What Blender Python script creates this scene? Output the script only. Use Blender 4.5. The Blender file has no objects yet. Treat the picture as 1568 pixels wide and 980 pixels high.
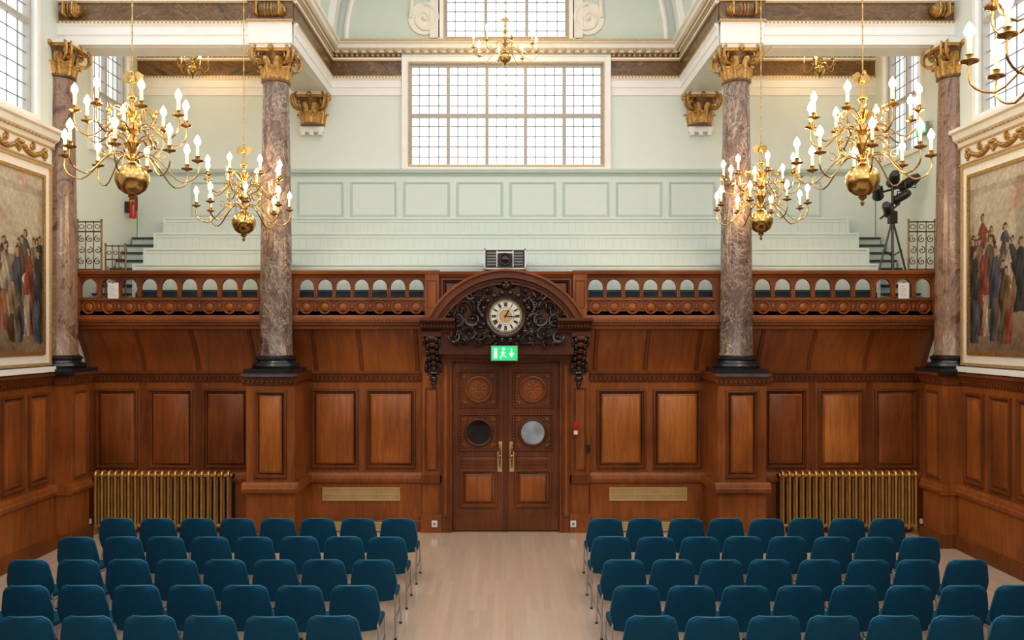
import bpy, bmesh, math, random
from math import sin, cos, pi, sqrt, radians, atan2
from mathutils import Vector, Matrix
random.seed(7)
sc = bpy.context.scene

# ------------------------------------------------------------------ materials
def newmat(name):
    m = bpy.data.materials.new(name); m.use_nodes = True
    return m, m.node_tree.nodes, m.node_tree.links, m.node_tree.nodes["Principled BSDF"]

def plain(name, col, rough=0.5, metal=0.0, coat=0.0, var=0.0, scale=6.0, bump=0.0, spec=None):
    m, N, L, P = newmat(name)
    P.inputs["Roughness"].default_value = rough
    P.inputs["Metallic"].default_value = metal
    P.inputs["Coat Weight"].default_value = coat
    if spec is not None: P.inputs["Specular IOR Level"].default_value = spec
    tc = N.new("ShaderNodeTexCoord")
    nz = N.new("ShaderNodeTexNoise"); nz.inputs["Scale"].default_value = scale
    nz.inputs["Detail"].default_value = 4
    L.new(tc.outputs["Object"], nz.inputs["Vector"])
    cr = N.new("ShaderNodeValToRGB")
    v = var
    cr.color_ramp.elements[0].color = (col[0]*(1-v), col[1]*(1-v), col[2]*(1-v), 1)
    cr.color_ramp.elements[1].color = (min(1, col[0]*(1+v)), min(1, col[1]*(1+v)), min(1, col[2]*(1+v)), 1)
    cr.color_ramp.elements[0].position = .3; cr.color_ramp.elements[1].position = .7
    L.new(nz.outputs["Fac"], cr.inputs["Fac"]); L.new(cr.outputs["Color"], P.inputs["Base Color"])
    if bump:
        b = N.new("ShaderNodeBump"); b.inputs["Strength"].default_value = bump; b.inputs["Distance"].default_value = .01
        L.new(nz.outputs["Fac"], b.inputs["Height"]); L.new(b.outputs["Normal"], P.inputs["Normal"])
    return m

def emis(name, col, st):
    m, N, L, P = newmat(name)
    P.inputs["Base Color"].default_value = (*col, 1)
    P.inputs["Emission Color"].default_value = (*col, 1)
    P.inputs["Emission Strength"].default_value = st
    return m

def wood(name, dark, mid, light, rough=0.40, stretch=(5, 5, .55), coat=0.08, off=0.0):
    m, N, L, P = newmat(name)
    tc = N.new("ShaderNodeTexCoord"); mp = N.new("ShaderNodeMapping")
    mp.inputs["Scale"].default_value = stretch; mp.inputs["Location"].default_value = (off, off*1.7, off*.6)
    L.new(tc.outputs["Object"], mp.inputs["Vector"])
    nz = N.new("ShaderNodeTexNoise"); nz.inputs["Scale"].default_value = 2.2
    nz.inputs["Detail"].default_value = 8; nz.inputs["Roughness"].default_value = .62; nz.inputs["Distortion"].default_value = 1.2
    L.new(mp.outputs["Vector"], nz.inputs["Vector"])
    n2 = N.new("ShaderNodeTexNoise"); n2.inputs["Scale"].default_value = .9; n2.inputs["Detail"].default_value = 2
    L.new(tc.outputs["Object"], n2.inputs["Vector"])
    ad = N.new("ShaderNodeMath"); ad.operation = 'MULTIPLY_ADD'; ad.inputs[1].default_value = .48
    L.new(nz.outputs["Fac"], ad.inputs[0])
    m2 = N.new("ShaderNodeMath"); m2.operation = 'MULTIPLY'; m2.inputs[1].default_value = .52
    L.new(n2.outputs["Fac"], m2.inputs[0]); L.new(m2.outputs[0], ad.inputs[2])
    cr = N.new("ShaderNodeValToRGB"); e = cr.color_ramp.elements
    e[0].position = .35; e[0].color = (*dark, 1); e[1].position = .65; e[1].color = (*light, 1)
    k = e.new(.5); k.color = (*mid, 1)
    L.new(ad.outputs[0], cr.inputs["Fac"]); L.new(cr.outputs["Color"], P.inputs["Base Color"])
    P.inputs["Roughness"].default_value = rough; P.inputs["Coat Weight"].default_value = coat
    P.inputs["Coat Roughness"].default_value = .2; P.inputs["Specular IOR Level"].default_value = .28
    b = N.new("ShaderNodeBump"); b.inputs["Strength"].default_value = .05; b.inputs["Distance"].default_value = .004
    L.new(nz.outputs["Fac"], b.inputs["Height"]); L.new(b.outputs["Normal"], P.inputs["Normal"])
    return m

def marble(name, cols, scale=3.0, stretch=(1, 1, .6), rough=.18, lo=.36, hi=.64, vein=.05):
    m, N, L, P = newmat(name)
    tc = N.new("ShaderNodeTexCoord"); mp = N.new("ShaderNodeMapping"); mp.inputs["Scale"].default_value = stretch
    L.new(tc.outputs["Object"], mp.inputs["Vector"])
    n0 = N.new("ShaderNodeTexNoise"); n0.inputs["Scale"].default_value = scale; n0.inputs["Detail"].default_value = 10
    n0.inputs["Roughness"].default_value = .70; n0.inputs["Distortion"].default_value = 2.0
    L.new(mp.outputs["Vector"], n0.inputs["Vector"])
    cr = N.new("ShaderNodeValToRGB"); e = cr.color_ramp.elements
    n = len(cols); e[0].position = lo; e[0].color = (*cols[0], 1); e[1].position = hi; e[1].color = (*cols[-1], 1)
    for i in range(1, n-1):
        k = e.new(lo+(hi-lo)*i/(n-1)); k.color = (*cols[i], 1)
    L.new(n0.outputs["Fac"], cr.inputs["Fac"])
    vo = N.new("ShaderNodeTexVoronoi"); vo.feature = 'DISTANCE_TO_EDGE'; vo.inputs["Scale"].default_value = scale*1.6
    nm = N.new("ShaderNodeVectorMath"); nm.operation = 'ADD'
    L.new(mp.outputs["Vector"], nm.inputs[0]); L.new(n0.outputs["Color"], nm.inputs[1]); L.new(nm.outputs[0], vo.inputs["Vector"])
    c2 = N.new("ShaderNodeValToRGB"); c2.color_ramp.elements[0].color = (.7, .7, .7, 1); c2.color_ramp.elements[0].position = 0
    c2.color_ramp.elements[1].color = (0, 0, 0, 1); c2.color_ramp.elements[1].position = vein
    L.new(vo.outputs["Distance"], c2.inputs["Fac"])
    mx = N.new("ShaderNodeMix"); mx.data_type = 'RGBA'
    L.new(c2.outputs["Color"], mx.inputs[0]); L.new(cr.outputs["Color"], mx.inputs[6]); mx.inputs[7].default_value = (*cols[-1], 1)
    L.new(mx.outputs[2], P.inputs["Base Color"])
    P.inputs["Roughness"].default_value = rough
    return m

WOOD = wood("mahogany", (.14, .037, .008), (.23, .063, .012), (.34, .098, .019))
WOODP = wood("mahogany_panel", (.19, .050, .010), (.31, .088, .015), (.46, .150, .028))
WOODPD = wood("mahogany_panel_deep", (.12, .030, .007), (.20, .052, .011), (.30, .084, .017), off=5.3)
WOODPL = wood("mahogany_panel_golden", (.24, .070, .013), (.38, .120, .021), (.55, .200, .042), off=11.1)
WOODC = wood("mahogany_cove", (.14, .037, .008), (.23, .062, .013), (.35, .102, .020), stretch=(3.5, .5, .5), rough=.32)
WOODD = wood("mahogany_moulding", (.080, .022, .006), (.13, .036, .009), (.20, .055, .014))
WOODR = wood("mahogany_red_dark", (.050, .013, .006), (.085, .022, .009), (.12, .032, .011))
WOODH = wood("mahogany_rail", (.11, .030, .007), (.19, .051, .011), (.28, .080, .017), stretch=(.7, 7, 7))
CARVE = plain("dark_carved_oak", (.024, .011, .008), .30, var=.4, coat=.4)
DOORW = wood("door_mahogany", (.070, .020, .007), (.12, .034, .010), (.19, .055, .014))
MARB = marble("brown_grey_marble", [(.018, .012, .013), (.085, .050, .042), (.145, .108, .095), (.09, .050, .040), (.26, .18, .135), (.06, .045, .043), (.55, .48, .38)], 2.3, lo=.34, hi=.66)
MARB2 = marble("pink_brown_marble", [(.07, .035, .025), (.16, .085, .055), (.26, .16, .11), (.17, .095, .065), (.36, .26, .18)], 2.6)
FRIEZE = marble("frieze_marble", [(.040, .017, .006), (.095, .046, .013), (.16, .082, .027), (.085, .038, .013), (.25, .15, .062)], 2.0, (.5, 1, 1), .3)
MINT = plain("mint_paint", (.595, .695, .660), .5, var=.012)
MINTL = plain("mint_wall_paint", (.67, .745, .695), .6, var=.012)
MINTS = plain("lunette_green_paint", (.57, .655, .585), .6, var=.015)
MINTD = plain("mint_rail_paint", (.43, .54, .51), .45, var=.02)
WHITE = plain("white_paint", (.82, .82, .79), .5, var=.02)
MULL = plain("darkened_cream_mullion", (.40, .375, .335), .6, var=.05)  # mullion and sash cream, darkened so it doesn't blow out against bright sky
CREAM = plain("cream_paint", (.76, .73, .65), .5, var=.04)
GOLD = plain("gilding", (.46, .26, .075), .38, metal=.7, var=.4, scale=30, bump=.35)
GOLDL = plain("gilt_trim", (.50, .33, .15), .45, metal=.4, var=.2, scale=30)
BRASS = plain("polished_brass", (.50, .32, .11), .22, metal=1, var=.15, scale=12)
BRASSR = plain("radiator_brass", (.58, .32, .085), .34, metal=.6, var=.15, scale=5)
BRASSG = plain("grille_brass", (.56, .40, .18), .45, metal=.3, var=.1, scale=5)
BLACK = plain("black_slate", (.010, .012, .016), .22, var=.3)
BLUEGLOW = plain("painted_blue_glow", (.05, .11, .19), .12, var=.3)  # blue uplight glow, put into the colour
DARK = plain("dark_metal", (.012, .012, .014), .4, var=.2)
TREAD = plain("stair_tread", (.02, .028, .030), .6, var=.2)
CHAIRB = plain("teal_fabric", (.0015, .047, .095), .85, var=.15, scale=60, bump=.15, spec=.2)
CHAIRE = plain("teal_edge", (.005, .11, .18), .5, var=.1)
CHROME = plain("chair_steel", (.50, .50, .52), .28, metal=.8, var=.05)
CANDLE = plain("candle_tube", (.85, .78, .62), .4, var=.03)
BULB = emis("lamp_glow", (1, .68, .34), 85)
GREEN = emis("exit_green", (.01, .50, .14), .6)
SIGNW = emis("exit_white", (.75, 1, .85), .7)
FACE = plain("clock_face", (.68, .66, .57), .4, var=.03)
RED = plain("red_paint", (.40, .015, .012), .35, var=.1)
PAPER = plain("white_paper", (.72, .72, .70), .7, var=.01)
LEAD = plain("window_leading", (.20, .22, .24), .5, var=.05)
SEATD = plain("dark_teal_upholstery", (.008, .030, .036), .7, var=.3)
GREY = plain("grey_plastic", (.22, .23, .23), .45, var=.1)
BRONZE = plain("bronze_iron", (.16, .085, .03), .4, metal=.6, var=.3)
PANE = plain("painted_daylit_pane", (.34, .39, .44), .06, var=.45, scale=3.5)  # pale colour stands for daylight coming through the porthole glass
GLASSD = plain("dark_glass", (.010, .010, .012), .04, var=.3)

def floor_mat():
    m, N, L, P = newmat("beech_floor")
    tc = N.new("ShaderNodeTexCoord"); mp = N.new("ShaderNodeMapping"); mp.inputs["Rotation"].default_value = (0, 0, pi/2)
    L.new(tc.outputs["Object"], mp.inputs["Vector"])
    br = N.new("ShaderNodeTexBrick"); br.inputs["Scale"].default_value = 1
    br.inputs["Brick Width"].default_value = 1.1; br.inputs["Row Height"].default_value = .075
    br.inputs["Mortar Size"].default_value = .0008; br.inputs["Bias"].default_value = 0
    br.inputs["Color1"].default_value = (.54, .40, .295, 1); br.inputs["Color2"].default_value = (.60, .455, .345, 1)
    br.inputs["Mortar"].default_value = (.44, .31, .22, 1)
    L.new(mp.outputs["Vector"], br.inputs["Vector"])
    nz = N.new("ShaderNodeTexNoise"); nz.inputs["Scale"].default_value = 3; nz.inputs["Detail"].default_value = 5
    m2 = N.new("ShaderNodeMapping"); m2.inputs["Scale"].default_value = (8, .8, 1)
    L.new(tc.outputs["Object"], m2.inputs["Vector"]); L.new(m2.outputs["Vector"], nz.inputs["Vector"])
    mx = N.new("ShaderNodeMix"); mx.data_type = 'RGBA'; mx.blend_type = 'MULTIPLY'; mx.inputs[0].default_value = .25
    L.new(br.outputs["Color"], mx.inputs[6])
    cr = N.new("ShaderNodeValToRGB"); cr.color_ramp.elements[0].color = (.7, .7, .7, 1); cr.color_ramp.elements[1].color = (1, 1, 1, 1)
    L.new(nz.outputs["Fac"], cr.inputs["Fac"]); L.new(cr.outputs["Color"], mx.inputs[7])
    L.new(mx.outputs[2], P.inputs["Base Color"])
    P.inputs["Roughness"].default_value = .20; P.inputs["Coat Weight"].default_value = .5; P.inputs["Coat Roughness"].default_value = .10
    return m
FLOOR = floor_mat()

# ------------------------------------------------------------------ mesh builder
class MB:
    def __init__(s, name, T=None):
        s.name = name; s.v = []; s.f = []; s.m = []; s.sm = []; s.mats = []; s.T = T
    def mi(s, mat):
        if mat not in s.mats: s.mats.append(mat)
        return s.mats.index(mat)
    def add(s, vs, fs, mat, smooth=False):
        b = len(s.v); T = s.T
        s.v += [tuple(T(*p)) if T else tuple(p) for p in vs]
        k = s.mi(mat)
        for f in fs:
            s.f.append([b+i for i in f]); s.m.append(k); s.sm.append(smooth)
    def box(s, a0, a1, b0, b1, c0, c1, mat):
        vs = [(a, b, c) for a in (a0, a1) for b in (b0, b1) for c in (c0, c1)]
        fs = [(0, 1, 3, 2), (4, 6, 7, 5), (0, 4, 5, 1), (2, 3, 7, 6), (0, 2, 6, 4), (1, 5, 7, 3)]
        s.add(vs, fs, mat)
    def prism(s, pts, axis, a0, a1, mat, smooth=False):
        def P(p, a):
            l = [p[0], p[1]]; l.insert(axis, a); return tuple(l)
        n = len(pts)
        vs = [P(p, a0) for p in pts]+[P(p, a1) for p in pts]
        s.add(vs, [(i, (i+1) % n, n+(i+1) % n, n+i) for i in range(n)], mat, smooth)
        s.add(vs, [list(range(n)), list(range(n, 2*n))], mat)
    def lathe(s, prof, c, mat, axis=2, seg=24, a0=0, a1=2*pi, smooth=True, caps=True):
        full = abs(a1-a0-2*pi) < 1e-6
        n = seg if full else seg+1
        o = [i for i in range(3) if i != axis]
        vs = []
        for r, h in prof:
            for i in range(n):
                a = a0+(a1-a0)*i/seg
                p = list(c); p[o[0]] += r*cos(a); p[o[1]] += r*sin(a); p[axis] += h
                vs.append(tuple(p))
        fs = []
        for j in range(len(prof)-1):
            for i in range(seg):
                i2 = (i+1) % n
                fs.append((j*n+i, j*n+i2, (j+1)*n+i2, (j+1)*n+i))
        s.add(vs, fs, mat, smooth)
        if full and caps:
            for j in (0, len(prof)-1):
                if prof[j][0] > 1e-4:
                    s.add(vs[j*n:(j+1)*n], [list(range(n))], mat)
    def disc(s, c, r, h, mat, axis=1, seg=32):
        s.lathe([(r, 0), (r, h)], c, mat, axis, seg)
    def flat(s, c, r, w, mat, seg=40):
        s.add([(c[0]+r*cos(2*pi*i/seg), c[1]+r*sin(2*pi*i/seg), w) for i in range(seg)], [list(range(seg))], mat)
    def tube(s, path, r, mat, seg=8, closed=False):
        P = [Vector(p) for p in path]; n = len(P)
        R = r if isinstance(r, (list, tuple)) else [r]*n
        vs = []; prev = None
        for i in range(n):
            if closed: t = P[(i+1) % n]-P[i-1]
            else: t = P[min(i+1, n-1)]-P[max(i-1, 0)]
            if t.length < 1e-9: t = Vector((0, 0, 1))
            t.normalize()
            if prev is None:
                a = Vector((0, 0, 1)) if abs(t.z) < .9 else Vector((1, 0, 0))
                nn = t.cross(a).normalized()
            else:
                nn = prev-t*prev.dot(t)
                nn = nn.normalized() if nn.length > 1e-6 else prev
            prev = nn; bb = t.cross(nn)
            for k in range(seg):
                a = 2*pi*k/seg
                vs.append(tuple(P[i]+(nn*cos(a)+bb*sin(a))*R[i]))
        fs = []
        for i in range(n if closed else n-1):
            j = (i+1) % n
            for k in range(seg):
                k2 = (k+1) % seg
                fs.append((i*seg+k, i*seg+k2, j*seg+k2, j*seg+k))
        s.add(vs, fs, mat, True)
        if not closed:
            s.add(vs[:seg], [list(range(seg))], mat); s.add(vs[-seg:], [list(range(seg))], mat)
    def ell(s, c, r, mat, seg=10, rings=6, rot=None):
        vs = []; M = rot or Matrix.Identity(3)
        if not isinstance(r, (tuple, list)): r = (r, r, r)
        for j in range(rings+1):
            th = pi*j/rings
            for i in range(seg):
                a = 2*pi*i/seg
                p = M @ Vector((r[0]*sin(th)*cos(a), r[1]*sin(th)*sin(a), r[2]*cos(th)))
                vs.append((c[0]+p.x, c[1]+p.y, c[2]+p.z))
        fs = [(j*seg+i, j*seg+(i+1) % seg, (j+1)*seg+(i+1) % seg, (j+1)*seg+i) for j in range(rings) for i in range(seg)]
        s.add(vs, fs, mat, True)
    def rings(s, u0, u1, v0, v1, lv, mat, fill=None):
        vs = []
        for ins, w in lv:
            vs += [(u0+ins, v0+ins, w), (u1-ins, v0+ins, w), (u1-ins, v1-ins, w), (u0+ins, v1-ins, w)]
        fs = []
        for j in range(len(lv)-1):
            for i in range(4):
                i2 = (i+1) % 4
                fs.append((j*4+i, j*4+i2, (j+1)*4+i2, (j+1)*4+i))
        s.add(vs, fs, mat)
        s.add(vs[-4:], [(0, 1, 2, 3)], fill or mat)
    def panel(s, u0, u1, v0, v1, w, mat=None, fill=None, k=1.0):
        mat = mat or WOOD
        s.rings(u0, u1, v0, v1, [(0, w), (.006*k, w+.034*k), (.030*k, w+.040*k), (.048*k, w+.008*k), (.075*k, w+.003*k)], WOODD if mat is WOOD else mat, mat)
        s.rings(u0+.075*k, u1-.075*k, v0+.075*k, v1-.075*k, [(0, w+.003*k), (.004*k, w+.012*k), (.034*k, w+.030*k)], mat, fill or WOODP)
    def holed(s, u0, u1, v0, v1, w0, w1, hole, mat, c=None, n=24):
        cu, cv = c or ((u0+u1)/2, (v0+v1)/2)
        rect = [(u0, v0), (u1, v0), (u1, v1), (u0, v1)]
        ang = sorted(set([round(2*pi*i/n, 6) for i in range(n)]+[round(atan2(p[1]-cv, p[0]-cu) % (2*pi), 6) for p in rect+(hole if len(hole) < 20 else [])]))
        def hit(poly, a):
            dx, dy = cos(a), sin(a); best = None
            for i in range(len(poly)):
                x1, y1 = poly[i][0]-cu, poly[i][1]-cv; x2, y2 = poly[(i+1) % len(poly)][0]-cu, poly[(i+1) % len(poly)][1]-cv
                ex, ey = x2-x1, y2-y1; den = dx*ey-dy*ex
                if abs(den) < 1e-12: continue
                t = (x1*ey-y1*ex)/den; q = (x1*dy-y1*dx)/den
                if t > 0 and -1e-4 <= q <= 1+1e-4: best = t if best is None else min(best, t)
            return (cu+dx*(best or .01), cv+dy*(best or .01))
        m = len(ang); H = [hit(hole, a) for a in ang]; R = [hit(rect, a) for a in ang]
        vs = [(p[0], p[1], w1) for p in H]+[(p[0], p[1], w1) for p in R]+[(p[0], p[1], w0) for p in H]+[(p[0], p[1], w0) for p in R]
        fs = []
        for i in range(m):
            j = (i+1) % m
            fs += [(i, j, m+j, m+i), (2*m+i, 2*m+j, 3*m+j, 3*m+i), (i, j, 2*m+j, 2*m+i)]
        s.add(vs, fs, mat)
    def done(s, parent=None, loc=None, ang=35):
        me = bpy.data.meshes.new(s.name); me.from_pydata(s.v, [], s.f)
        for m in s.mats: me.materials.append(m)
        for p, k, q in zip(me.polygons, s.m, s.sm): p.material_index = k; p.use_smooth = q
        bm = bmesh.new(); bm.from_mesh(me); bmesh.ops.remove_doubles(bm, verts=bm.verts, dist=1e-5)
        bmesh.ops.recalc_face_normals(bm, faces=bm.faces)
        bm.to_mesh(me); bm.free()
        try: me.set_sharp_from_angle(angle=radians(ang))
        except Exception: pass
        ob = bpy.data.objects.new(s.name, me); sc.collection.objects.link(ob)
        if loc: ob.location = loc
        if parent: ob.parent = parent
        return ob

def inst(ob, name, loc, rot=0):
    o = bpy.data.objects.new(name, ob.data); sc.collection.objects.link(o)
    o.location = loc; o.rotation_euler = (0, 0, rot); return o

# ------------------------------------------------------------------ dimensions
YB = 13.10      # panelled back wall
YG = 12.65      # gallery front
YR = 14.90      # rear wall of gallery
XW = 6.86       # side walls
TB = lambda u, v, w: (u, YB-w, v)
TG = lambda u, v, w: (u, YG-w, v)
TR = lambda u, v, w: (u, YR-w, v)
TL = lambda u, v, w: (-XW+w, u, v)
TRt = lambda u, v, w: (XW-w, u, v)

# ------------------------------------------------------------------ floor
b = MB("floor"); b.box(-7.1, 7.1, -2, 13.2, -.1, 0, FLOOR); b.done()
b = MB("gallery_floor"); b.box(-6.85, 6.85, YG+.0, 14.88, 3.40, 3.58, WOODD); b.done()

# ------------------------------------------------------------------ moulding helpers
def rail(b, u0, u1, prof, mat):   # prof: list of (w,v)
    b.prism([(p[1], p[0]) for p in prof], 0, u0, u1, mat)

def dado(b, u0, u1, w=0.0, top=2.60):
    rail(b, u0, u1, [(0, top-.16), (w+.02, top-.16), (w+.035, top-.10), (w+.06, top-.08), (w+.075, top-.03), (w+.10, top-.02), (w+.10, top+.02), (0, top+.02)], WOODD)
    n = int((u1-u0)/.07)
    for i in range(n):
        u = u0+(i+.2)*(u1-u0)/n; b.box(u, u+.035, top-.125, top-.085, w, w+.055, WOODD)
def lowrail(b, u0, u1, w=0.0):
    rail(b, u0, u1, [(0, .80), (w+.03, .80), (w+.055, .84), (w+.055, .87), (w+.03, .89), (w+.025, .93), (w+.0, .96), (0, .96)], WOOD)
    rail(b, u0, u1, [(0, 0), (w+.05, 0), (w+.05, .17), (w+.035, .20), (0, .20)], WOODD)

# ------------------------------------------------------------------ back wall panelling
b = MB("wall_back", TB)
b.box(-6.9, 6.9, 0, 3.55, -.12, 0, WOOD)
bays = [(-6.86, -3.95), (-3.25, -1.36), (1.36, 3.25), (3.95, 6.86)]
for u0, u1 in bays:
    b.box(u0, u1, 0, .80, 0, .05, WOOD)
    dado(b, u0, u1); lowrail(b, u0, u1, .05)
for (u0, u1, fl) in [(-6.72, -6.02, WOODPD), (-5.86, -5.12, WOODPD), (-4.96, -4.22, WOODPD), (4.22, 4.92, WOODPD), (5.10, 5.86, WOODPL), (6.02, 6.72, WOODPD),
                 (-3.20, -2.42, WOODP), (-2.30, -1.48, WOODP), (1.48, 2.28, WOODPL), (2.40, 3.20, WOODPL)]:
    b.panel(u0, u1, 1.02, 2.32, 0, fill=fl)
for u in [-5.94, -5.04, 5.01, 5.94]:
    b.box(u-.055, u+.055, .96, 2.44, 0, .012, WOODD)
b.done()

# cove under the gallery
b = MB("gallery_cove", TB)
cov = []
for i in range(13):
    t = i/12; v = 2.60+.76*t; w = .03+.40*(1-cos(t*pi/2))**.85
    cov.append((w, v))
for (u0, u1) in [(-6.86, -1.30), (1.30, 6.86), (-1.3, 1.3)]:
    vs = [(u, v, w) for w, v in cov for u in (u0, u1)]
    b.add(vs, [(2*i, 2*i+1, 2*i+3, 2*i+2) for i in range(12)], WOODC, True)
for u in [-6.80, -5.90, -5.02, -4.1, -3.10, -2.36, -1.45, 1.45, 2.27, 3.10, 4.1, 4.93, 5.84, 6.80]:
    vs = []
    for w, v in cov:
        vs += [(u-.035, v, w+.0), (u-.022, v, w+.022), (u+.022, v, w+.022), (u+.035, v, w)]
    fs = [(4*i+k, 4*i+k+1, 4*i+k+5, 4*i+k+4) for i in range(12) for k in range(3)]
    b.add(vs, fs, WOODD)
b.done()

# ------------------------------------------------------------------ gallery balustrade
b = MB("gallery_balustrade", TG)
def arcade(u0, u1, n):
    p = (u1-u0)/n
    for i in range(n):
        a = u0+i*p; c = a+p/2; r = p*.405
        hole = [(c-r, 3.80), (c+r, 3.80)]+[(c+r*cos(t*pi/10), 3.965+r*sin(t*pi/10)) for t in range(0, 11)]
        b.holed(a, a+p, 3.77, 4.13, -.06, 0, hole, WOODD, c=(c, 3.93), n=20)
        b.tube([(c+r*1.06*cos(t*pi/10), 3.965+r*1.06*sin(t*pi/10), .004) for t in range(11)], .011, WOODH, 5)
        b.tube([(c-r*1.12, 3.80, .005), (c-r*1.12, 3.965, .005)], .015, WOODH, 6)
        b.tube([(c+r*1.12, 3.80, .005), (c+r*1.12, 3.965, .005)], .015, WOODH, 6)
        ring = [(c+.098*cos(t*pi/9), 3.645+.098*sin(t*pi/9), .006) for t in range(18)]
        b.tube(ring, .014, WOODH, 6, closed=True)
        b.ell((c, 3.645, 0), (.062, .062, .018), WOOD, 12, 6)
        b.ell((a, 3.645, 0), (.02, .05, .02), WOODH, 8, 5)
    b.box(u0, u1, 3.51, 3.77, -.06, 0, WOODD)
    b.box(u0, u1, 3.755, 3.785, 0, .03, WOODH)
for (u0, u1, n) in [(-6.76, -3.90, 9), (-3.30, -1.28, 7), (1.27, 3.30, 7), (3.90, 6.76, 9)]:
    arcade(u0, u1, n)
for (u0, u1) in [(-6.84, -1.05), (1.05, 6.84)]:
    rail(b, u0, u1, [(-.08, 4.12), (.02, 4.12), (.035, 4.15), (.07, 4.165), (.075, 4.21), (.06, 4.225), (-.08, 4.225)], WOODH)
    rail(b, u0, u1, [(-.06, 3.52), (.02, 3.52), (.03, 3.48), (.055, 3.46), (.06, 3.41), (.04, 3.40), (.03, 3.36), (-.02, 3.33), (-.06, 3.33)], WOODH)
    b.box(u0, u1, 3.30, 3.345, -.1, .005, WOODD)
    n = int((u1-u0)/.06)
    for i in range(n):
        b.box(u0+i*.06+.01, u0+i*.06+.045, 3.425, 3.450, .055, .072, WOODD)
for u in (-1.17, 1.16):
    b.box(u-.11, u+.11, 3.36, 4.20, -.06, .06, WOOD)
    b.rings(u-.11, u+.11, 3.60, 4.10, [(.03, .06), (.04, .072), (.05, .062)], WOODH, WOOD)
for u in (-6.79, 6.79): b.box(u-.05, u+.05, 3.40, 4.15, -.06, .02, WOOD)
for u in (-3.60, 3.60): b.box(u-.31, u+.31, 3.40, 4.15, -.06, .005, WOODD)
b.box(-1.07, 1.07, 2.9, 4.14, -.06, .0, WOODR)
b.panel(-1.03, 1.03, 3.50, 4.10, 0, WOODR, WOODR)
rail(b, -1.07, 1.07, [(-.08, 4.12), (.02, 4.12), (.035, 4.15), (.05, 4.165), (.055, 4.21), (-.08, 4.22)], WOODH)
b.done()

# dark upholstered front bench behind the balustrade
b = MB("gallery_front_bench")
for (x0, x1) in [(-6.0, -1.2), (1.2, 6.0)]:
    b.box(x0, x1, 12.98, 13.05, 3.58, 3.90, SEATD)
    b.tube([(x0, 13.015, 3.90), (x1, 13.015, 3.90)], .04, SEATD, 8)
    b.box(x0, x1, 12.80, 12.98, 3.62, 3.72, SEATD)
b.done()

# ------------------------------------------------------------------ tiered seating
b = MB("gallery_tiered_seating")
prevtop = 3.58
for k, (y, zt, zs) in enumerate([(13.20, 4.38, 4.00), (13.60, 4.68, 4.32), (14.00, 4.99, 4.64), (14.40, 5.32, 4.96)]):
    X = 6.12
    b.box(-X, X, y, 14.83, prevtop, zs-.1, MINT)
    b.box(-X, X, y, y+.04, prevtop, zt, MINT)
    b.box(-X-.02, X+.02, y-.025, y+.065, zt-.035, zt, MINT)
    b.box(-X, X, y-.008, y, zt-.09, zt-.035, MINT)
    b.box(-X, X, y+.10, y+.36, zs-.02, zs+.02, MINT)
    n = 98
    for i in range(n+1):
        x = -X+2*X*i/n
        b.box(x-.0022, x+.0022, y-.002, y, prevtop, zt-.09, MINTD)
    for sx in (-1, 1):   # bench ends
        b.box(min(sx*X, sx*(X+.04)), max(sx*X, sx*(X+.04)), y-.03, y+.36, prevtop, zt, MINT)
    prevtop = zs-.1
b.done()

b = MB("gallery_stairs")
for sx in (-1, 1):
    for i in range(9):
        y = 12.95+.2*i; z = 3.58+.155*(i+1)
        x0, x1 = sorted((sx*6.18, sx*6.80))
        b.box(x0, x1, y, 14.82, z-.155, z-.035, MINTD)
        b.box(x0, x1, y-.03, 14.82, z-.035, z, TREAD)
b.done()

# rear gallery dado panelling
b = MB("gallery_rear_panelling", TR)
b.box(-6.84, 6.84, 4.86, 6.22, 0, .06, MINT)
rail(b, -6.84, 6.84, [(.0, 6.15), (.08, 6.15), (.09, 6.18), (.12, 6.20), (.13, 6.25), (.11, 6.27), (0, 6.27)], MINTD)
for i in range(-7, 7):
    u0 = i*.985+.06; u1 = (i+1)*.985-.06
    if u0 < -6.7 or u1 > 6.75: continue
    b.rings(u0, u1, 5.38, 6.04, [(0, .06), (.006, .074), (.022, .074), (.03, .064), (.05, .062)], MINTD, MINT)
b.done()

# ------------------------------------------------------------------ rear wall
b = MB("wall_gallery_rear")
y0, y1 = YR, YR+.25
WX = 1.81
b.box(-7.1, -WX, y0, y1, 3.4, 8.62, MINTL); b.box(WX, 7.1, y0, y1, 3.4, 8.62, MINTL)
b.box(-WX, WX, y0, y1, 3.4, 6.34, MINTL); b.box(-WX, WX, y0, y1, 8.26, 8.62, MINTL)
b.box(-1.15, 1.15, y0, y1, 8.62, 8.72, MINTS)
b.box(-7.1, -1.15, y0, y1, 8.62, 12.2, MINTS); b.box(1.15, 7.1, y0, y1, 8.62, 12.2, MINTS)
b.box(-1.15, 1.15, y0, y1, 10.5, 12.2, MINTS)
b.done()

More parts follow.
